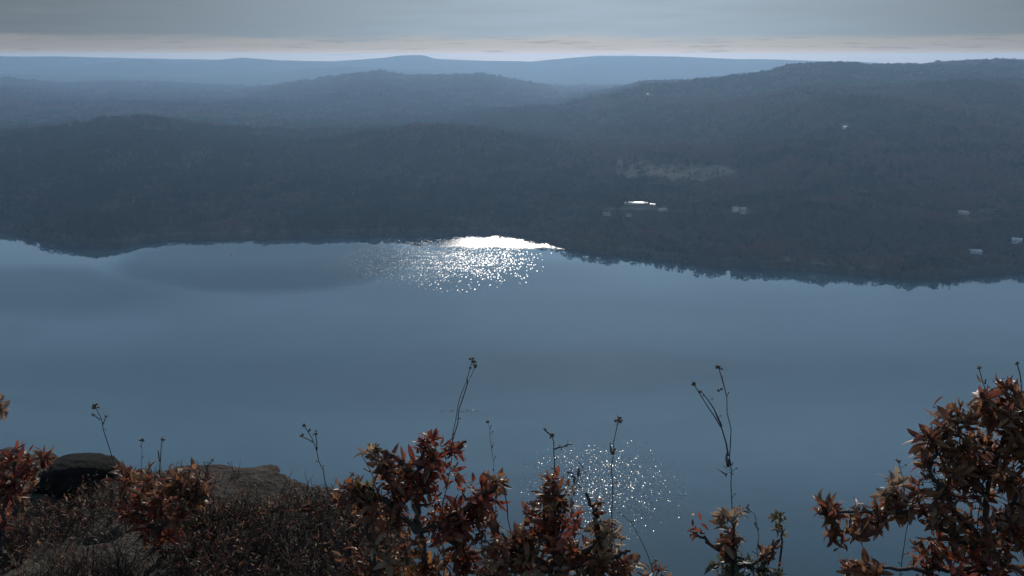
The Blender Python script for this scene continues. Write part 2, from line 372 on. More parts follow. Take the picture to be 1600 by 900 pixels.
# ------------------------------------------------------------------ woods beyond the river (one mass)
mt_, t, b = material('bare_woodland')
oi = N(t, 'ShaderNodeObjectInfo'); geo = N(t, 'ShaderNodeNewGeometry')
rp = N(t, 'ShaderNodeAttribute', attribute_type='INSTANCER', attribute_name='tint')
cr = N(t, 'ShaderNodeValToRGB'); e = cr.color_ramp
cols = [(0.0, (0.006, 0.012, 0.009)), (0.2, (0.012, 0.018, 0.014)), (0.36, (0.022, 0.023, 0.021)), (0.56, (0.056, 0.050, 0.044)), (0.78, (0.105, 0.070, 0.060)), (1.0, (0.125, 0.060, 0.054))]
while len(e.elements) < len(cols): e.elements.new(0.5)
for el, (p_, c_) in zip(e.elements, cols): el.position = p_; el.color = (*c_, 1)
t.links.new(rp.outputs['Fac'], cr.inputs[0]); t.links.new(cr.outputs[0], b.inputs['Base Color'])
b.inputs['Roughness'].default_value = 1; b.inputs['Specular IOR Level'].default_value = 0.0

def tube(V, F, pts, rad, n=5):
    pts = [np.array(p, float) for p in pts]; b0 = len(V)
    for i, p in enumerate(pts):
        d = pts[min(i + 1, len(pts) - 1)] - pts[max(i - 1, 0)]; d = d / (np.linalg.norm(d) + 1e-9)
        up = np.array((0, 0, 1.)) if abs(d[2]) < .9 else np.array((1., 0, 0))
        s1 = np.cross(d, up); s1 /= np.linalg.norm(s1); s2 = np.cross(d, s1)
        r_ = rad[i] if hasattr(rad, '__len__') else rad
        for q in range(n):
            an = 2 * math.pi * q / n; V.append(p + r_ * (math.cos(an) * s1 + math.sin(an) * s2))
    for i in range(len(pts) - 1):
        for q in range(n):
            a = b0 + i * n + q; c_ = b0 + i * n + (q + 1) % n; F.append((a, c_, c_ + n, a + n))
    e0 = b0 + (len(pts) - 1) * n; F.append(tuple(e0 + q for q in range(n)))
def tree_proto(name, kind, seed):
    rg = np.random.default_rng(seed); V, F = [], []
    tube(V, F, [(0, 0, -.5), (0.1, 0, 3), (0, .1, 8)], [.28, .2, .08], 4)
    n = 130 if kind != 'conifer' else 120
    for i in range(n):
        if kind == 'conifer':
            z = rg.uniform(.08, 1); rad = (1 - z) * 2.7 * rg.uniform(.5, 1.1); an = rg.uniform(0, 6.28)
            c_ = np.array((rad * math.cos(an), rad * math.sin(an), 1 + z * 11)); s_ = rg.uniform(.5, 1.1) * (1.3 - z)
        else:
            d = rg.normal(size=3); d /= np.linalg.norm(d); q = rg.uniform(.45, 1.0) ** .6
            lob = 1 + .3 * math.sin(3 * math.atan2(d[1], d[0]) + seed)
            c_ = np.array((d[0] * 4.4 * q * lob, d[1] * 4.4 * q * lob, 7.2 + d[2] * 4.2 * q)); s_ = rg.uniform(.5, 1.2)
        if c_[2] < 1: c_[2] = 1
        a1 = rg.normal(size=3); a1 /= np.linalg.norm(a1); a2 = np.cross(a1, rg.normal(size=3)); a2 /= np.linalg.norm(a2)
        b0 = len(V)
        V += [c_ + a1 * s_, c_ + a2 * s_ * .7, c_ - a1 * s_ * rg.uniform(.5, 1), c_ - a2 * s_ * .7]; F.append((b0, b0 + 1, b0 + 2, b0 + 3))
    me = D.meshes.new(name); me.from_pydata([tuple(v) for v in V], [], F); me.materials.append(mt_)
    return D.objects.new(name, me)
protos = [tree_proto('bare_tree', 'bare', 1), tree_proto('bare_tree_wide', 'bare', 2), tree_proto('conifer', 'conifer', 3)]
def forest_points():
    out = []
    for r0, r1, n, sc_ in ((1150, 2000, 37000, 1.0), (2000, 3200, 62000, 1.15), (3200, 4800, 74000, 1.4), (4800, 6900, 74000, 1.7)):
        a = RNG.uniform(R(-42), R(42), n); r = np.sqrt(RNG.uniform(r0 ** 2, r1 ** 2, n))
        x, y = r * np.sin(a), r * np.cos(a); z = hgt(x, y); fm = field_mask(x, y)
        tint = 0.13 + 0.32 * sstep(-150, 250, x) + 0.20 * sstep(0, 200, x) * (1 - sstep(1900, 2900, y)) + 0.12 * sstep(3200, 4200, np.hypot(x, y)) + 1.1 * fbm(x / 210, y / 380, 4, 51) + 0.75 * fbm(x / 55, y / 55, 2, 53) + RNG.normal(0, .12, n)
        ever = (fbm(x / 170, y / 170, 3, 77) > 0.22)
        ok = (z > 1.0) & ((fm < 0.35) | ((RNG.random(n) < .3) & (fbm(x / 18, y / 18, 2, 61) > .1) & (field_mask(x, y, 5) > .35)))
        kd = np.where(RNG.random(n) < np.where(ever, .7, .08), 2, RNG.integers(0, 2, n))
        tint = np.where(kd == 2, RNG.uniform(0, .18, n), np.clip(tint, .2, 1))
        scl = sc_ * RNG.uniform(.5, 1.35, n) * (1 + 0.6 * fbm(x / 60, y / 60, 2, 33)) * np.clip(.55 + z / 25, .6, 1)
        out.append(np.stack([x, y, z, tint, kd, scl], 1)[ok])
    return np.concatenate(out)
fpnt = forest_points()
fo = mesh_obj('forest', fpnt[:, :3], [], mt_, attrs={'tint': ('FLOAT', fpnt[:, 3]), 'kind_of_tree': ('INT', fpnt[:, 4]), 'size': ('FLOAT', fpnt[:, 5])})
tag(fo, 'bare brown november woods covering the hills across the river', 'woods', kind='stuff')
ng = D.node_groups.new('forest_scatter', 'GeometryNodeTree')
ng.interface.new_socket('Geometry', in_out='INPUT', socket_type='NodeSocketGeometry'); ng.interface.new_socket('Geometry', in_out='OUTPUT', socket_type='NodeSocketGeometry')
gi = ng.nodes.new('NodeGroupInput'); go = ng.nodes.new('NodeGroupOutput')
mtp = ng.nodes.new('GeometryNodeMeshToPoints'); iop = ng.nodes.new('GeometryNodeInstanceOnPoints')
g2i = ng.nodes.new('GeometryNodeGeometryToInstance')
for p_ in reversed(protos):
    oi_ = ng.nodes.new('GeometryNodeObjectInfo'); oi_.inputs['Object'].default_value = p_; oi_.inputs['As Instance'].default_value = True
    ng.links.new(oi_.outputs['Geometry'], g2i.inputs[0])
jn = ng.nodes.new('GeometryNodeJoinGeometry')
ng.nodes.remove(g2i)
for n_ in [n_ for n_ in ng.nodes if n_.bl_idname == 'GeometryNodeObjectInfo']: ng.links.new(n_.outputs['Geometry'], jn.inputs[0])
def nattr(nm, typ):
    n_ = ng.nodes.new('GeometryNodeInputNamedAttribute'); n_.data_type = typ; n_.inputs['Name'].default_value = nm; return n_.outputs['Attribute']
ng.links.new(gi.outputs[0], mtp.inputs[0]); ng.links.new(mtp.outputs[0], iop.inputs['Points']); ng.links.new(jn.outputs[0], iop.inputs['Instance'])
iop.inputs['Pick Instance'].default_value = True
ng.links.new(nattr('kind_of_tree', 'INT'), iop.inputs['Instance Index'])
ng.links.new(nattr('size', 'FLOAT'), iop.inputs['Scale'])
rv = ng.nodes.new('FunctionNodeRandomValue'); rv.data_type = 'FLOAT_VECTOR'; rv.inputs[0].default_value = (-.06, -.06, 0); rv.inputs[1].default_value = (.06, .06, 6.28)
ng.links.new(rv.outputs[0], iop.inputs['Rotation']); ng.links.new(iop.outputs[0], go.inputs[0])
md = fo.modifiers.new('scatter', 'NODES'); md.node_group = ng

# ------------------------------------------------------------------ haze
mz = D.materials.new('haze_air'); mz.use_nodes = True; t = mz.node_tree; t.nodes.clear()
pv = N(t, 'ShaderNodeVolumePrincipled'); pv.inputs['Color'].default_value = (0.45, 0.69, 1.0, 1); pv.inputs['Density'].default_value = 0.8e-4
pv.inputs['Anisotropy'].default_value = 0.42
mo = N(t, 'ShaderNodeOutputMaterial'); t.links.new(pv.outputs[0], mo.inputs['Volume'])
HX, HY0, HY1, HZ0, HZ1 = 25000, -7000, 11500, -14, 296
Vb = [(x, y, z) for z in (HZ0, HZ1) for x, y in ((-HX, HY0), (HX, HY0), (HX, HY1), (-HX, HY1))]
hz = mesh_obj('haze', Vb, [(3, 2, 1, 0), (4, 5, 6, 7), (0, 1, 5, 4), (1, 2, 6, 5), (2, 3, 7, 6), (3, 0, 4, 7)], mz)
tag(hz, kind='stuff')

# ------------------------------------------------------------------ houses across the river
m_white = simple('white_paint', (0.6, 0.59, 0.56), 0.5, 0.08, 0.5)
m_tan = simple('tan_siding', (0.42, 0.36, 0.28), 0.6, 0.12, 0.5)
m_glint = simple('pale_metal_roof', (0.75, 0.76, 0.78), 0.28, 0.05, 0.3, metal=0.8)
m_shingle = simple('grey_shingle', (0.16, 0.15, 0.15), 0.8, 0.2, 0.8)
m_brick = simple('chimney_brick', (0.25, 0.12, 0.09), 0.9, 0.2, 2)
m_pane = simple('window_glass', (0.03, 0.035, 0.04), 0.1, 0.1, 1)
def box(V, F, x0, x1, y0, y1, z0, z1):
    b0 = len(V); V += [(x, y, z) for z in (z0, z1) for x, y in ((x0, y0), (x1, y0), (x1, y1), (x0, y1))]
    F += [tuple(b0 + i for i in q) for q in ((3, 2, 1, 0), (4, 5, 6, 7), (0, 1, 5, 4), (1, 2, 6, 5), (2, 3, 7, 6), (3, 0, 4, 7))]
def local(name, V, F, mat, parent):
    me = D.meshes.new(name); me.from_pydata([tuple(v) for v in V], [], F); me.materials.append(mat)
    o = D.objects.new(name, me); COL.objects.link(o); o.parent = parent; return o
def house(px, py, L, W, Hh, mwall, mroof, label, name='house', cat='house', slope=0.42, rot=0.0, shed=False, chim=True, group='houses scattered on the far shore'):
    p = hit(px, py)
    e_ = empty(name, (p[0], p[1], p[2] - 0.6), label=label, cat=cat, group=group)
    e_.rotation_euler = (0, 0, rot - math.atan2(p[0], p[1]))
    V, F = [], []; l, w_ = L / 2, W / 2
    if shed:                       # a single low pitch facing the river
        rise = W * slope
        V = [(-l, -w_, 0), (l, -w_, 0), (l, w_, 0), (-l, w_, 0), (-l, -w_, Hh), (l, -w_, Hh), (l, w_, Hh + rise), (-l, w_, Hh + rise)]
        F = [(3, 2, 1, 0), (4, 5, 6, 7), (0, 1, 5, 4), (1, 2, 6, 5), (2, 3, 7, 6), (3, 0, 4, 7)]
        local('wall', V, F, mwall, e_)
        o_ = .6; sl_ = slope
        V = [(-l - o_, -w_ - o_, Hh - sl_ * o_ + .02), (l + o_, -w_ - o_, Hh - sl_ * o_ + .02), (l + o_, w_ + o_, Hh + rise + sl_ * o_ + .02), (-l - o_, w_ + o_, Hh + rise + sl_ * o_ + .02)]
        V += [(x, y, z + .3) for x, y, z in V]
        local('roof', V, F, mroof, e_)
    else:
        rise = w_ * slope
        V = [(-l, -w_, 0), (l, -w_, 0), (l, w_, 0), (-l, w_, 0), (-l, -w_, Hh), (l, -w_, Hh), (l, w_, Hh), (-l, w_, Hh), (-l, 0, Hh + rise), (l, 0, Hh + rise)]
        F = [(3, 2, 1, 0), (0, 1, 5, 4), (2, 3, 7, 6), (1, 2, 6, 9, 5), (3, 0, 4, 8, 7), (4, 5, 9, 8), (6, 7, 8, 9)]
        local('wall', V, F, mwall, e_)
        V, F = [], []; o_ = .5
        for s_ in (-1, 1):
            b0 = len(V); ye = s_ * (w_ + o_); ze = Hh - slope * o_ + .03
            q = [(-l - o_, ye, ze), (l + o_, ye, ze), (l + o_, 0, Hh + rise + .03), (-l - o_, 0, Hh + rise + .03)]
            V += q + [(x, y, z + .28) for x, y, z in q]
            F += [tuple(b0 + i for i in f) for f in ((3, 2, 1, 0), (4, 5, 6, 7), (0, 1, 5, 4), (1, 2, 6, 5), (2, 3, 7, 6), (3, 0, 4, 7))]
        rf = local('roof', V, F, mroof, e_)
        if chim:
            V, F = [], []; box(V, F, l * .4, l * .4 + 1, 0.2, 1.1, Hh + rise * .5, Hh + rise + 1.4); local('chimney', V, F, m_brick, rf)
    nw = max(2, int(L / 3.2))
    for i in range(nw):
        V, F = [], []; xc = -l + (i + .5) * L / nw
        if i == nw // 2: box(V, F, xc - .5, xc + .5, -w_ - .08, -w_ - .003, 0.6, 2.7); local('door', V, F, m_brick, e_)
        else: box(V, F, xc - .5, xc + .5, -w_ - .08, -w_ - .003, Hh * .45, Hh * .45 + 1.4); local('window', V, F, m_pane, e_)
    return e_
house(994, 319, 38, 5.5, 3, m_white, m_glint, 'long low building with sunlit white roof in a clearing above the river bend', 'long_building', 'building', slope=.15, shed=True)
house(1020, 321.5, 8, 4, 2.5, m_white, m_glint, 'small shed with bright roof at the end of the long white building', 'shed', 'shed', slope=.15, shed=True, chim=False)
house(1149, 331, 9, 9, 6, m_white, m_shingle, 'white fronted house on its own in the middle of the wooded shore', rot=.1)
house(1161, 334, 8, 9, 8, m_tan, m_shingle, 'narrow tan house right beside the lone white fronted house')
house(1524, 396, 15, 9, 4, m_white, m_glint, 'pale roofed boat house just above the water by the rocky point', slope=.15, shed=True, rot=.15)
house(1588, 382, 13, 10, 6, m_white, m_white, 'white gabled house above the shore at the far end of the village')
house(1506, 335, 14, 9, 4, m_tan, m_shingle, 'tan house at the edge of the straw coloured field', rot=-.3)
house(948, 343, 13, 8, 3.5, m_tan, m_shingle, 'low tan cottage nearest the bright glitter on the river')
house(984, 356, 12, 8, 3.5, m_tan, m_shingle, 'low grey roofed cottage below the long white building')
house(1035, 333, 12, 8, 3.5, m_tan, m_shingle, 'small tan cottage down the slope behind the white shed', rot=.5)
house(1320, 201, 8, 7, 5, m_white, m_glint, 'tiny white house alone high on the wooded slope', slope=.17, shed=True)
house(1012, 148, 4.5, 3, 3, m_white, m_glint, 'tiny bright roof alone near the ridge top', slope=.17, shed=True)

# ------------------------------------------------------------------ boat
bx, by = wpt(362, 397)
bt = empty('motorboat', (bx, by, 0), label='small white motorboat out on the calm water below the wooded hill', cat='boat'); bt.rotation_euler = (0, 0, 1.1)
V, F = [], []; st = []
for i, (x, w_, zk, zg) in enumerate(((-2.6, .95, -.25, .75), (-1.2, 1.1, -.3, .78), (.6, 1.05, -.28, .85), (1.9, .7, -.15, .98), (2.9, .05, .3, 1.1))):
    st.append(len(V)); V += [(x, -w_, zg), (x, -w_ * .85, .15), (x, 0, zk), (x, w_ * .85, .15), (x, w_, zg), (x, w_ * .9, zg - .12), (x, -w_ * .9, zg - .12)]
for a_, b_ in zip(st, st[1:]):
    for q in range(7): F.append((a_ + q, a_ + (q + 1) % 7, b_ + (q + 1) % 7, b_ + q))
F += [tuple(st[0] + q for q in range(7)), tuple(st[-1] + 6 - q for q in range(7))]
local('hull', V, F, m_white, bt)
V, F = [], []; V = [(.2, -.85, .72), (.2, .85, .72), (1.1, .6, .8), (1.1, -.6, .8), (-.1, -.7, 1.35), (-.1, .7, 1.35), (.5, .5, 1.38), (.5, -.5, 1.38)]
F = [(3, 2, 1, 0), (4, 5, 6, 7), (0, 1, 5, 4), (1, 2, 6, 5), (2, 3, 7, 6), (3, 0, 4, 7)]; local('windshield', V, F, m_pane, bt)
V, F = [], []; box(V, F, -3.0, -2.62, -.2, .2, -.2, 1.05); local('outboard_motor', V, F, m_shingle, bt)

# ------------------------------------------------------------------ the ledge the camera stands on
def edge_y(x):
    left = 3.45 + 0.18 * np.sin(x * 2.1) + 0.10 * np.sin(x * 5.3 + 1)
    return np.where(x < 0, left, left) * (1 - sstep(-0.55, 0.05, x)) + 1.55 * sstep(-0.55, 0.05, x)
def gz(x, y):
    x = np.asarray(x, float); y = np.asarray(y, float)
    ye = edge_y(x)
    over = np.maximum(y - ye, 0); side = np.maximum(-x - 7, 0)
    z = -1.68 + 0.07 * fbm(x * 1.3 + 5, y * 1.3, 3, 2) * (1 - sstep(2.5, 3.0, y)) + 0.07 * fbm(x * .8 + 9, y * .8 + 3, 2, 12) * (1 - sstep(2.5, 3.1, y))
    z = z + 0.10 * sstep(3.0, 3.4, y) * sstep(-0.7, -2.2, x) * 0
    z = z - 0.06 * sstep(-1.45, -1.85, x) * sstep(2.5, 3.0, y)
    rockn = fbm(x * 3, y * 3, 5, 6)
    cr_ = fbm(x * 2.2 + 3 + .3 * rockn, y * 3.4 + .3 * rockn, 2, 36)
    z = z + 0.06 * rockn - 0.045 * np.exp(-(cr_ / .05) ** 2)
    z = z - over * 1.05 - 0.25 * sstep(0, .35, over) + 0.25 * np.clip(over, 0, 3) / 3 * rockn
    z = z + np.clip(-y - 2, 0, 40) * 0.12
    z = z + np.clip(over / 20, 0, 1) * 4 * fbm(x / 15, y / 15, 4, 8)
    return np.maximum(z, -EYE - 6)
def graded(lo, hi, c0, c1, fine, grow=1.12):
    v = list(np.arange(c0, c1, fine)); st_ = fine
    x = c1
    while x < hi: v.append(x); st_ *= grow; x += st_
    v.append(hi); st_ = fine; x = c0 - fine; l = []
    while x > lo: l.append(x); st_ *= grow; x -= st_
    l.append(lo); return np.array(l[::-1] + v)
gx = graded(-900, 900, -3.4, 2.6, 0.022); gy = graded(-700, 420, 1.2, 4.6, 0.022)
GX, GY = np.meshgrid(gx, gy); GZ = gz(GX, GY) + EYE
mr_, t, b = material('lichen_ledge')
geo = N(t, 'ShaderNodeNewGeometry'); tcc = N(t, 'ShaderNodeTexCoord').outputs['Object']
n1 = noise_node(t, 1.6, 6, 0.65, tcc); n2 = noise_node(t, 9, 6, 0.7, tcc); n3 = noise_node(t, 45, 4, 0.7, tcc)
c = MIX(t, MR(t, n1, 0.38, 0.62), (0.030, 0.020, 0.016), (0.060, 0.046, 0.036))
c = MIX(t, MR(t, n2, 0.45, 0.7, 0, .75), c, (0.09, 0.083, 0.065))
c = MIX(t, MR(t, n3, 0.3, 0.6, .6, 0), c, (0.03, 0.024, 0.02))
t.links.new(c, b.inputs['Base Color']); b.inputs['Roughness'].default_value = .9; b.inputs['Specular IOR Level'].default_value = .2
bump(t, b, M(t, 'ADD', n2, M(t, 'MULTIPLY', n3, .5)), 0.9, 0.05)
ix = np.arange(GX.size).reshape(GX.shape)
lg = mesh_obj('hillside', np.stack([GX, GY, GZ], -1).reshape(-1, 3), grid_faces(ix), mr_, smooth=True, origin=(0, 0, EYE))
tag(lg, kind='structure')
def gpt(px, t_):                            # foot of something standing at pixel column px, t_ metres out
    p = at(px, 700, t_); x, y = p[0], p[1]
    return np.array((x, y, EYE + float(gz(x, y))))

# rocks
def rock(name, c0, size, seed, mat, label, flat=0.45):
    import bmesh
    bm = bmesh.new(); bmesh.ops.create_icosphere(bm, subdivisions=5, radius=1)
    for v in bm.verts:
        p = v.co.copy(); x, y, z = p
        nn = float(fbm(np.array(x * 1.3 + seed), np.array(y * 1.3 + z * 1.7), 5, seed))
        st_ = float(fbm(np.array(x * .5 + seed), np.array(z * 5.0), 3, seed + 4))
        q = max(abs(x), abs(y), abs(z)); f = 1 - flat + flat / q
        v.co = p * (f * (1 + .22 * nn + .08 * st_))
        v.co.x *= size[0]; v.co.y *= size[1]; v.co.z *= size[2]
    me = D.meshes.new(name); bm.to_mesh(me); bm.free(); me.materials.append(mat); me.shade_smooth()
    o = D.objects.new(name, me); COL.objects.link(o); o.location = c0
    return tag(o, label, 'rock')
m_dark, t, b = material('black_rock')
n2 = noise_node(t, 12, 6, .7); c = MIX(t, MR(t, n2, .4, .7), (0.006, 0.006, 0.006), (0.016, 0.014, 0.013)); t.links.new(c, b.inputs['Base Color'])
b.inputs['Roughness'].default_value = 0.95; b.inputs['Specular IOR Level'].default_value = .1; bump(t, b, n2, .8, .03)
p = at(122, 735, 3.75); rock('boulder', (p[0], p[1], p[2] - .03), (.16, .15, .085), 3, m_dark, 'dark boulder on the ledge rim between the two leafy shrubs', flat=0.08)
p = at(372, 762, 3.7); rock('rock_slab', (p[0], p[1], p[2] - .02), (.15, .16, .065), 8, mr_, 'flat lichen covered rock slab at the right end of the ledge rim')

# ------------------------------------------------------------------ plants
def leaf_material(name, rough=0.45, trans=0.5, spec=.4):
    m, t, b = material(name)
    a = N(t, 'ShaderNodeAttribute', attribute_name='leaf_tint')
    nz = noise_node(t, 60, 3, .6)
    c = MIX(t, MR(t, nz, .35, .7, 0, .45), a.outputs['Color'], (0.035, 0.018, 0.012))
    t.links.new(c, b.inputs['Base Color']); b.inputs['Roughness'].default_value = rough; b.inputs['Specular IOR Level'].default_value = spec
    tr = N(t, 'ShaderNodeBsdfTranslucent'); t.links.new(a.outputs['Color'], tr.inputs[0])
    mx_ = N(t, 'ShaderNodeMixShader'); mx_.inputs[0].default_value = trans
    out = [n for n in t.nodes if n.type == 'OUTPUT_MATERIAL'][0]
    t.links.new(b.outputs[0], mx_.inputs[1]); t.links.new(tr.outputs[0], mx_.inputs[2]); t.links.new(mx_.outputs[0], out.inputs[0])
    return m
M_LEAF = leaf_material('dried_leaf'); M_LITTER = leaf_material('heath_leaf', .7, .3, .2)
M_BARK = simple('dark_twig_bark', (0.030, 0.022, 0.018), 0.8, 0.3, 40)
M_STALK = simple('dry_stalk', (0.050, 0.042, 0.036), 0.7, 0.3, 40)
M_HEATH = simple('heath_twigs', (0.060, 0.030, 0.022), 0.95, 0.4, 6)
M_SEED = simple('seed_head_husk', (0.10, 0.085, 0.07), 0.7, 0.4, 90)
def unit(v): return v / (np.linalg.norm(v) + 1e-9)
PAL = {'red': [(0.20, 0.052, 0.030), (0.218, 0.059, 0.035), (0.168, 0.052, 0.035), (0.259, 0.093, 0.042), (0.139, 0.052, 0.039)],
       'brown': [(0.188, 0.093, 0.046), (0.146, 0.078, 0.046), (0.238, 0.132, 0.066), (0.118, 0.054, 0.039), (0.177, 0.065, 0.039)],
       'pale': [(0.338, 0.254, 0.165), (0.238, 0.172, 0.113), (0.177, 0.116, 0.075)],
       'green': [(0.125, 0.122, 0.046), (0.084, 0.096, 0.046), (0.183, 0.127, 0.046)],
       'orange': [(0.249, 0.080, 0.029), (0.294, 0.142, 0.039)], 'olive': [(0.090, 0.104, 0.060), (0.062, 0.072, 0.050), (0.101, 0.087, 0.060)],
       'dark': [(0.026, 0.041, 0.060), (0.034, 0.045, 0.060)]}
class Leaves:
    def __init__(s): s.V, s.F, s.Cc = [], [], []
    def leaf(s, base, d, nrm, L, W, curl, col):
        d = unit(d); sd_ = unit(np.cross(d, nrm)); up = np.cross(sd_, d); b0 = len(s.V)
        ph = random.uniform(-.5, .5); fold = random.uniform(.15, .6)
        for i in range(5):
            f = i / 4; an = curl * f; wv = W * (math.sin(math.pi * min(f * .80 + .17, 1)) ** .9 if i < 4 else .08) * (.2 if i == 0 else 1)
            c_ = base + d * (L * (math.sin(an) / curl if abs(curl) > .05 else f)) + up * (L * ((1 - math.cos(an)) / curl if abs(curl) > .05 else 0))
            sw = unit(sd_ + up * ph * f)
            upn = np.cross(sw, d)
            s.V += [c_ - sw * wv / 2 + upn * wv * fold * .5, c_, c_ + sw * wv / 2 + upn * wv * fold * .5]
            s.Cc += [(*col, 1)] * 3
        for i in range(4):
            q = b0 + i * 3
            s.F += [(q, q + 1, q + 4, q + 3), (q + 1, q + 2, q + 5, q + 4)]
    def rosette(s, p, d, n, L, pal, spread=1.0):
        d = unit(d); a = unit(np.cross(d, np.random.default_rng(random.randrange(1 << 30)).normal(size=3))); b_ = np.cross(d, a)
        p0 = random.uniform(0, 6.28)
        for i in range(n):
            an = p0 + i * 2.4 + random.uniform(-.3, .3); el = random.uniform(.15, 1.75) * spread
            o = math.cos(an) * a + math.sin(an) * b_; dd = unit(d * math.cos(el) + o * math.sin(el) + np.array((random.gauss(0, .22), random.gauss(0, .22), random.gauss(-.12, .22))))
            col = np.array(random.choice(PAL[pal])) * random.uniform(.75, 1.4) * np.array((1.08, .96, .96))
            if random.random() < .06: col = np.array(random.choice(PAL['pale']))
            l_ = L * random.uniform(.4, 1.25)
            s.leaf(p + o * .002 - d * random.uniform(0, .03), dd, unit(d - dd * float(np.dot(d, dd)) + .15 * o), l_, l_ * random.uniform(.2, .42), random.uniform(-2.0, 1.3), col)
    def build(s, name, parent, mat):
        return mesh_obj(name, s.V, np.array(s.F), mat, parent, smooth=True, attrs={'leaf_tint': ('FLOAT_COLOR', s.Cc)})
def shrub(name, label, foot, trunk, clusters, cat='shrub', L=0.05, t_=2.4, group=None, rad=0.011):
    """trunk: list of pixel points; clusters: (px, py, rx, ry, tips, palette[, leafscale])"""
    e_ = empty(name, tuple(foot), label=label, cat=cat, group=group)
    V, F = [], []; lv = Leaves(); rg = np.random.default_rng(abs(hash_str(label)) % 99991)
    nodes, rads = [], []
    def path(pts, r0, r1, n=8):
        pts = [np.array(p) for p in pts]; out = []
        for a_, b_ in zip(pts, pts[1:]):
            for i in range(n): out.append(a_ + (b_ - a_) * i / n + rg.normal(size=3) * .003)
        out.append(pts[-1]); rs = [r0 + (r1 - r0) * i / (len(out) - 1) for i in range(len(out))]
        tube(V, F, out, rs, 6); nodes.extend(out); rads.extend(rs)
    for tk in trunk:
        tt = [foot if tk[0] is None else at(*tk[0], t_)] + [at(x, y, t_) for x, y in tk[1:]]
        path(tt, rad, rad * .35)
    tips = []
    for c_ in clusters:
        px, py, rx, ry, n, pal = c_[:6]; lsc = c_[6] if len(c_) > 6 else 1.0
        cen = at(px, py, t_); RX = rx * t_ / FPX; RY = ry * t_ / FPX; RD = min(max(RX, RY), .16) * .9
        for i in range(int(n * 1.12)):
            d = rg.normal(size=3); d = unit(d) * rg.uniform(.2, 1.0) ** .5 * (1.12 if rg.random() < .25 else 1)
            tips.append((cen + np.array((d[0] * RX, d[1] * RD, d[2] * RY)), d, pal, lsc))
    root = np.mean(np.array(nodes), 0)
    tips.sort(key=lambda q: min(np.linalg.norm(q[0] - n_) for n_ in nodes))
    for p, d, pal, lsc in tips:
        arr = np.array(nodes); dv = np.linalg.norm(arr - p, axis=1) + np.maximum(arr[:, 2] - p[2], 0) * 1.2
        j = int(np.argmin(dv)); q = nodes[j]; ln = np.linalg.norm(p - q)
        if ln > .012:
            mid = (p + q) / 2 + np.array((0, 0, -.12 * ln)) + rg.normal(size=3) * .08 * ln
            pts = [q, q * .25 + mid * .6 + p * .15, q * .15 + mid * .5 + p * .35, p]; r0 = min(rads[j] * .7, .0045)
            rs = [r0, r0 * .85, r0 * .7, max(r0 * .5, .0011)]
            tube(V, F, pts, rs, 4); nodes.extend(pts[1:]); rads.extend(rs[1:])
            tdir = unit(p - mid)
        else: tdir = unit(rg.normal(size=3))
        dd = unit(tdir * .8 + d * .4 + np.array((0, -.1, .55)))
        lv.rosette(p, dd, random.randint(3, 11), L * lsc * .86 * random.uniform(.6, 1.25), pal)
        if rg.random() < .5: lv.rosette(p - dd * .03, dd, random.randint(2, 5), L * lsc * .8, pal, 1.3)
    mesh_obj('stems', V, F, M_BARK, e_)
    if lv.V: lv.build('foliage', e_, M_LEAF)
    return e_
def hash_str(s_):
    h = 7
    for ch in s_: h = (h * 31 + ord(ch)) & 0x7FFFFFFF
    return h

shrub('shrub', 'tall russet shrub filling the lower right corner, the largest of all', gpt(1545, 2.15),
      [[None, (1535, 850), (1545, 760), (1570, 680), (1590, 600)], [(1535, 850), (1480, 780), (1450, 730), (1490, 650)], [(1535, 870), (1440, 800), (1360, 800), (1295, 800)], [(1540, 860), (1600, 760), (1640, 680)], [(1540, 890), (1440, 890), (1340, 885)]],
      [(1545, 690, 75, 70, 62, 'brown'), (1480, 715, 45, 50, 34, 'brown'), (1490, 645, 38, 22, 16, 'brown'), (1570, 625, 50, 28, 24, 'brown'), (1450, 685, 16, 20, 6, 'brown'),
       (1435, 785, 55, 36, 26, 'brown'), (1400, 765, 25, 20, 8, 'pale'), (1360, 810, 40, 24, 16, 'brown'), (1300, 795, 20, 18, 8, 'brown'), (1320, 835, 28, 14, 8, 'brown'),
       (1540, 800, 80, 70, 70, 'brown'), (1620, 720, 60, 100, 40, 'brown'), (1500, 880, 75, 40, 34, 'red'), (1600, 860, 60, 60, 30, 'brown'), (1355, 885, 35, 12, 9, 'brown'), (1455, 850, 30, 20, 8, 'brown'), (1580, 650, 40, 30, 14, 'red')], t_=2.15, L=.046, rad=.0085)
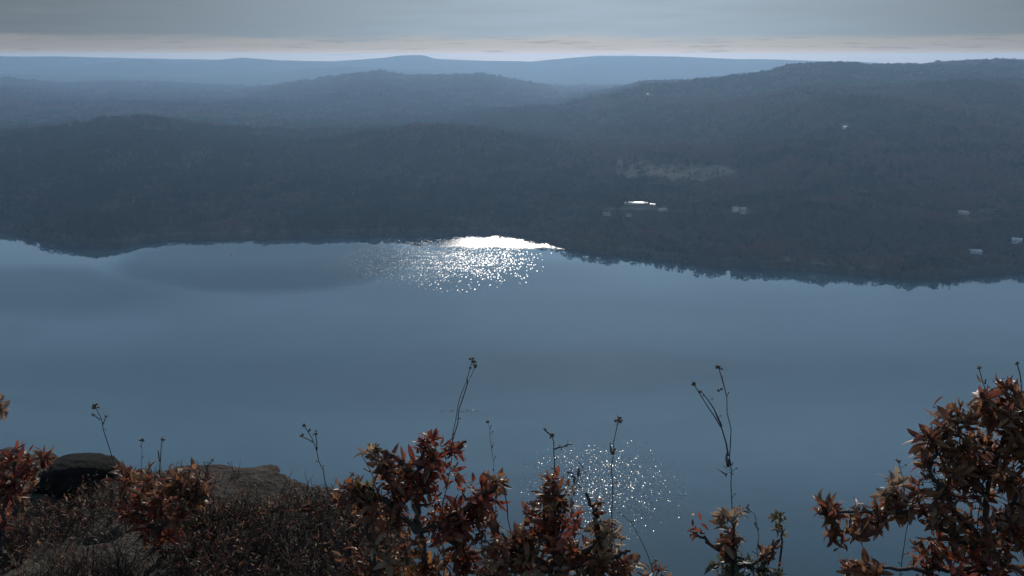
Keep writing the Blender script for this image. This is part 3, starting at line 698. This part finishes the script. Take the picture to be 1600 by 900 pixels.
shrub('shrub', 'red leaved shrub with a spiky red tuft on top, just past the ledge end', gpt(665, 2.4),
      [[None, (660, 860), (650, 790), (655, 730), (668, 685)], [(655, 830), (600, 780), (560, 765)], [(655, 750), (620, 715), (575, 695)], [(655, 830), (720, 800), (775, 755)], [(655, 730), (700, 705), (728, 690)], [(590, 900), (575, 840), (570, 770)]],
      [(668, 683, 20, 15, 7, 'red', .9), (712, 695, 22, 10, 6, 'red', .8), (660, 715, 32, 22, 14, 'red'), (585, 700, 24, 10, 6, 'pale', .7), (615, 728, 38, 20, 14, 'brown'), (655, 755, 38, 24, 18, 'red'),
       (552, 768, 32, 20, 14, 'brown'), (553, 747, 10, 10, 4, 'orange', .8), (574, 762, 10, 8, 4, 'green', .8), (590, 795, 48, 30, 22, 'brown'), (600, 845, 26, 36, 12, 'pale'),
       (690, 800, 30, 24, 10, 'red'), (735, 785, 40, 26, 20, 'red'), (775, 752, 13, 16, 7, 'brown'), (740, 830, 45, 36, 22, 'brown'), (640, 880, 38, 20, 14, 'orange', .8), (700, 885, 50, 22, 18, 'brown'), (700, 740, 20, 15, 4, 'red'), (570, 880, 40, 22, 12, 'brown'), (650, 840, 60, 26, 12, 'brown'), (760, 880, 40, 26, 16, 'red'), (720, 815, 50, 26, 14, 'red'), (625, 760, 36, 30, 14, 'brown')], t_=2.4, L=.047)
shrub('shrub', 'dense brown shrub with a fan shaped tuft in front of the near patch of glitter', gpt(880, 2.3),
      [[None, (870, 880), (866, 800), (868, 760)], [(870, 880), (935, 850), (930, 800), (915, 770)], [(870, 890), (810, 860), (790, 840)], [(870, 890), (960, 870), (985, 860)]],
      [(866, 770, 36, 30, 24, 'brown', 1.0), (850, 815, 34, 26, 14, 'red'), (840, 860, 60, 34, 34, 'brown'), (785, 880, 40, 24, 16, 'pale'), (932, 785, 14, 8, 3, 'brown', .8), (948, 830, 24, 26, 12, 'pale'),
       (925, 870, 45, 28, 22, 'brown'), (975, 890, 28, 14, 9, 'brown'), (900, 735, 26, 7, 3, 'dark', .6), (870, 900, 80, 20, 20, 'brown'), (800, 850, 40, 28, 16, 'brown'), (880, 830, 44, 30, 22, 'red'), (825, 800, 14, 20, 5, 'brown'), (900, 885, 90, 24, 24, 'pale'), (1025, 899, 36, 10, 7, 'brown')], t_=2.3, L=.046)
shrub('shrub', 'small sparse shrub growing under the tall forked stalk, open water on both sides', gpt(1150, 2.3),
      [[None, (1148, 880), (1143, 810)], [(1148, 880), (1110, 850), (1085, 832)], [(1148, 890), (1200, 870), (1215, 850)]],
      [(1142, 802, 22, 14, 7, 'pale', .85), (1083, 828, 10, 8, 3, 'red', .8), (1140, 840, 30, 20, 13, 'brown', .8), (1150, 880, 40, 18, 18, 'olive', .8), (1195, 860, 26, 12, 8, 'brown', .8), (1205, 890, 30, 14, 8, 'olive', .8)], t_=2.3, L=.046, rad=.007)
shrub('sapling', 'thin sprig with yellow green drooping leaves beside the sparse shrub', gpt(1223, 2.32),
      [[None, (1221, 850), (1219, 800)]], [(1219, 808, 6, 10, 3, 'green', .6), (1222, 830, 7, 10, 3, 'green', .6)], t_=2.32, L=.045, rad=.004, cat='sprig')
shrub('shrub', 'rounded russet shrub on a single dark stem in the middle of the rock ledge', gpt(248, 3.0),
      [[None, (248, 860), (246, 800), (235, 745)], [(247, 830), (290, 790), (310, 750)], [(247, 830), (200, 790), (185, 750)]],
      [(235, 750, 55, 20, 22, 'brown'), (192, 745, 24, 14, 8, 'brown'), (300, 748, 28, 16, 9, 'brown'), (215, 785, 45, 25, 22, 'red'), (285, 790, 42, 28, 20, 'brown'), (300, 770, 20, 20, 6, 'olive'), (250, 815, 60, 22, 18, 'red')], t_=3.0, L=.05)
shrub('shrub', 'russet shrub cut by the frame edge, beside the dark boulder', gpt(-5, 2.9),
      [[None, (0, 860), (10, 780), (25, 720)], [(0, 860), (-15, 740), (-5, 640)]],
      [(2, 632, 13, 15, 6, 'pale', .8), (30, 715, 42, 12, 14, 'red'), (15, 745, 34, 24, 18, 'red'), (70, 715, 16, 10, 5, 'brown'), (0, 800, 26, 36, 12, 'red'), (40, 760, 20, 16, 6, 'brown')], t_=2.9, L=.05)

# low scrub on the ledge: small plants nobody could count -> stuff
def undergrowth():
    V, F = [], []; lv = Leaves(); rg = np.random.default_rng(4)
    n = 0
    while n < 3000:
        px = rg.uniform(-60, 620); tt = rg.uniform(2.3, 3.6)
        p = gpt(px, tt)
        if p[1] > float(edge_y(p[0])) - .04: continue
        dens = float(fbm(np.array(p[0] * 2.2), np.array(p[1] * 2.2), 3, 91))
        near = sstep(3.6, 2.95, p[1])
        if rg.random() > .06 + .9 * near * (dens > -.12) + .25 * (dens > .2): continue
        n += 1
        h = rg.uniform(.05, .17) * (1 if p[1] < 3.0 else .55)
        for kq in range(rg.integers(1, 4)):
            d = unit(np.array((rg.normal() * .5, rg.normal() * .5, 1)))
            e1 = p + d * h * .5; e2 = e1 + unit(d + rg.normal(size=3) * .45) * h * .5
            tube(V, F, [p - np.array((0, 0, .01)), e1, e2], [.0016, .0012, .0007], 3)
            if rg.random() < .55: lv.rosette(e2, d, rg.integers(2, 5), rg.uniform(.010, .022), random.choice(['olive', 'olive', 'brown', 'pale', 'red']))
            if rg.random() < .4: lv.rosette(e1, d, 2, rg.uniform(.012, .024), random.choice(['olive', 'brown', 'dark']))
    a = mesh_obj('undergrowth', V, F, M_HEATH, attrs=None, origin=(-1.2, 2.8, EYE - 1.65)); 
    lo = lv.build('leaves', a, M_LITTER); lo.location = (0, 0, 0)
    tag(a, 'brown heathy scrub and dead twigs covering the rock ledge', 'scrub', kind='stuff')
undergrowth()

def ball(V, F, c_, r, rg):
    b0 = len(V); n = 6
    V.append(c_ + np.array((0, 0, r)))
    for zq in (.45, -.45):
        for q in range(n):
            an = 6.283 * q / n + zq; rq = r * .95 * rg.uniform(.75, 1.2); V.append(c_ + np.array((rq * math.cos(an), rq * math.sin(an), r * zq * 1.4)))
    V.append(c_ - np.array((0, 0, r)))
    for q in range(n):
        a1, a2 = b0 + 1 + q, b0 + 1 + (q + 1) % n; c1, c2 = a1 + n, a2 + n
        F += [(b0, a1, a2), (a1, c1, c2, a2), (c1, b0 + 1 + 2 * n, c2)]
def stalk(label, t_, stems, heads=(), leaves=(), r=.0021, group='dried stalks standing above the shrubs', cat='dried stalk'):
    x0, y0 = stems[0][0]; foot = gpt(x0, t_)
    e_ = empty('dried_stalk', tuple(foot), label=label, cat=cat, group=group); rg = np.random.default_rng(hash_str(label) % 9999)
    for si, st_ in enumerate(stems):
        V, F = [], []; pts = [at(x, y, t_) for x, y in st_]
        if si == 0: pts = [foot - np.array((0, 0, .02))] + pts
        out = []
        for a_, b_ in zip(pts, pts[1:]):
            nn = max(2, int(np.linalg.norm(b_ - a_) / .03))
            for i in range(nn): out.append(a_ + (b_ - a_) * i / nn + rg.normal(size=3) * .0016)
        out.append(pts[-1]); m_ = len(out); rs = [r * (1.25 if si == 0 else 1) * (1 - .6 * i / m_) * (1.3 if rg.random() < .12 else 1) for i in range(m_)]
        tube(V, F, out, rs, 5)
        for i in range(m_ // 2, m_ - 1):            # short side spurs near the top
            if rg.random() < .35:
                q = out[i]; d = unit(np.array((rg.normal(), rg.normal() * .6, .9))); ll = rg.uniform(.006, .018)
                tube(V, F, [q, q + d * ll], [.0009, .0006], 3); ball(V, F, q + d * ll, .0022, rg)
        mesh_obj('stem', V, F, M_STALK, e_)
    for (x, y, rr_) in heads:
        V, F = [], []; c_ = at(x, y, t_)
        for i in range(7):
            ball(V, F, c_ + rg.normal(size=3) * rr_ * .5, rr_ * rg.uniform(.4, .7), rg)
        for i in range(10):
            d = unit(rg.normal(size=3)); tube(V, F, [c_, c_ + d * rr_ * 1.5], [.0007, .0004], 3)
        mesh_obj('seed_head', V, F, M_SEED, e_)
    if leaves:
        for (x, y, n, l_, pal, dr) in leaves:
            lv = Leaves(); lv.rosette(at(x, y, t_), np.array(dr, float), n, l_, pal, 1.3); lv.build('leaf_whorl', e_, M_LEAF)
    return e_
stalk('leaning single stalk with a small knobby head, rising behind the dark boulder', 3.1, [[(182, 740), (168, 690), (158, 655), (149, 636)], [(158, 655), (147, 648)], [(160, 662), (166, 650)]], [(149, 635, .009), (146, 648, .005), (166, 650, .004)])
stalk('short pair of thin stalks behind the rounded shrub on the ledge', 3.1, [[(249, 750), (251, 700), (254, 686)], [(249, 722), (247, 704)]], [(254, 686, .006)])
stalk('faint short stalk just left of the short pair on the ledge', 3.15, [[(222, 750), (221, 700), (222, 688)]], [(222, 687, .006)], r=.0012)
stalk('tiny hooked twig at the right side of the rounded shrub', 3.1, [[(322, 760), (325, 728), (332, 719)], [(324, 735), (318, 722)]], [(332, 719, .004)])
stalk('tall dry stalk with branching berry tips where the ledge ends', 2.7, [[(535, 900), (524, 820), (508, 750), (495, 705), (476, 666)], [(495, 705), (493, 680)], [(489, 690), (472, 682)]], [(475, 665, .006), (493, 677, .006), (472, 681, .005), (484, 672, .004)])
stalk('tallest pair of thin stems leaning right above the red tufted shrub', 2.45, [[(690, 800), (702, 740), (708, 680), (716, 630), (738, 564)], [(706, 700), (718, 640), (730, 600), (742, 574)], [(730, 600), (729, 590)]], [(738, 562, .007), (743, 572, .005), (735, 575, .003)], r=.0017)
stalk('faint thin stalk standing alone between the red shrub and the fan tufted shrub', 2.6, [[(775, 800), (771, 720), (766, 680), (762, 660)], [(769, 700), (772, 690)]], [(762, 659, .004)], r=.0011)
stalk('short bare twig poking out to the left of the red tuft', 2.5, [[(600, 800), (583, 742), (566, 712)]], [], r=.0018)
stalk('dark stalk with a leafy side arm above the fan shaped tuft', 2.35, [[(866, 800), (867, 740), (866, 700), (863, 682)], [(867, 702), (880, 697), (894, 694)], [(863, 682), (851, 672)]], [(863, 681, .006), (851, 671, .004)], [(890, 696, 4, .016, 'dark', (1, 0, .2)), (862, 730, 5, .02, 'dark', (-.6, 0, .5))], r=.0026)
stalk('dark stalk with a thick knob halfway, standing in front of the glitter', 2.4, [[(955, 900), (956, 800), (957, 740), (957, 705), (961, 680), (966, 657)], [(957, 707), (953, 695)]], [(966, 656, .008), (957, 704, .007)], r=.0023)
stalk('bare stem rising from the pale leaves at the left of the glitter', 2.4, [[(800, 900), (797, 830), (790, 770), (786, 755)]], [], r=.0026)
stalk('tall forked stalk with a whorl of leaves at its waist, alone over open water', 2.35, [[(1147, 880), (1145, 800), (1140, 715), (1141, 670), (1135, 620), (1123, 575)], [(1138, 712), (1128, 670), (1110, 640), (1084, 600)], [(1127, 665), (1115, 640), (1096, 612)]],
      [(1123, 574, .006), (1083, 599, .005), (1094, 612, .004), (1127, 608, .003), (1122, 610, .003)], [(1138, 728, 12, .032, 'dark', (0, 0, 1))], r=.0022)
stalk('arched bare twig bending down to the right of the brown shrub', 2.35, [[(1035, 960), (1018, 885), (1003, 845), (985, 815), (968, 800)], [(1018, 885), (1024, 876)]], [(1025, 875, .004)], r=.0016)
stalk('slender curved stem between the sparse shrub and the yellow green sprig', 2.33, [[(1182, 900), (1186, 840), (1180, 805), (1168, 793)], [(1186, 830), (1178, 815)]], [(1167, 793, .004)], r=.0016)
stalk('short bare twig leaning against the sky side of the large right shrub', 2.15, [[(1545, 700), (1540, 610), (1530, 576)], [(1537, 600), (1541, 592)]], [(1530, 575, .004)], r=.002)
stalk('thick twig tip at the very top of the large shrub by the frame edge', 2.15, [[(1600, 700), (1596, 600), (1589, 568)]], [(1589, 568, .004)], r=.0026)
stalk('short knobby twig over the left arm of the large right shrub', 2.15, [[(1420, 800), (1408, 740), (1404, 722)]], [(1404, 721, .004)], r=.0015)
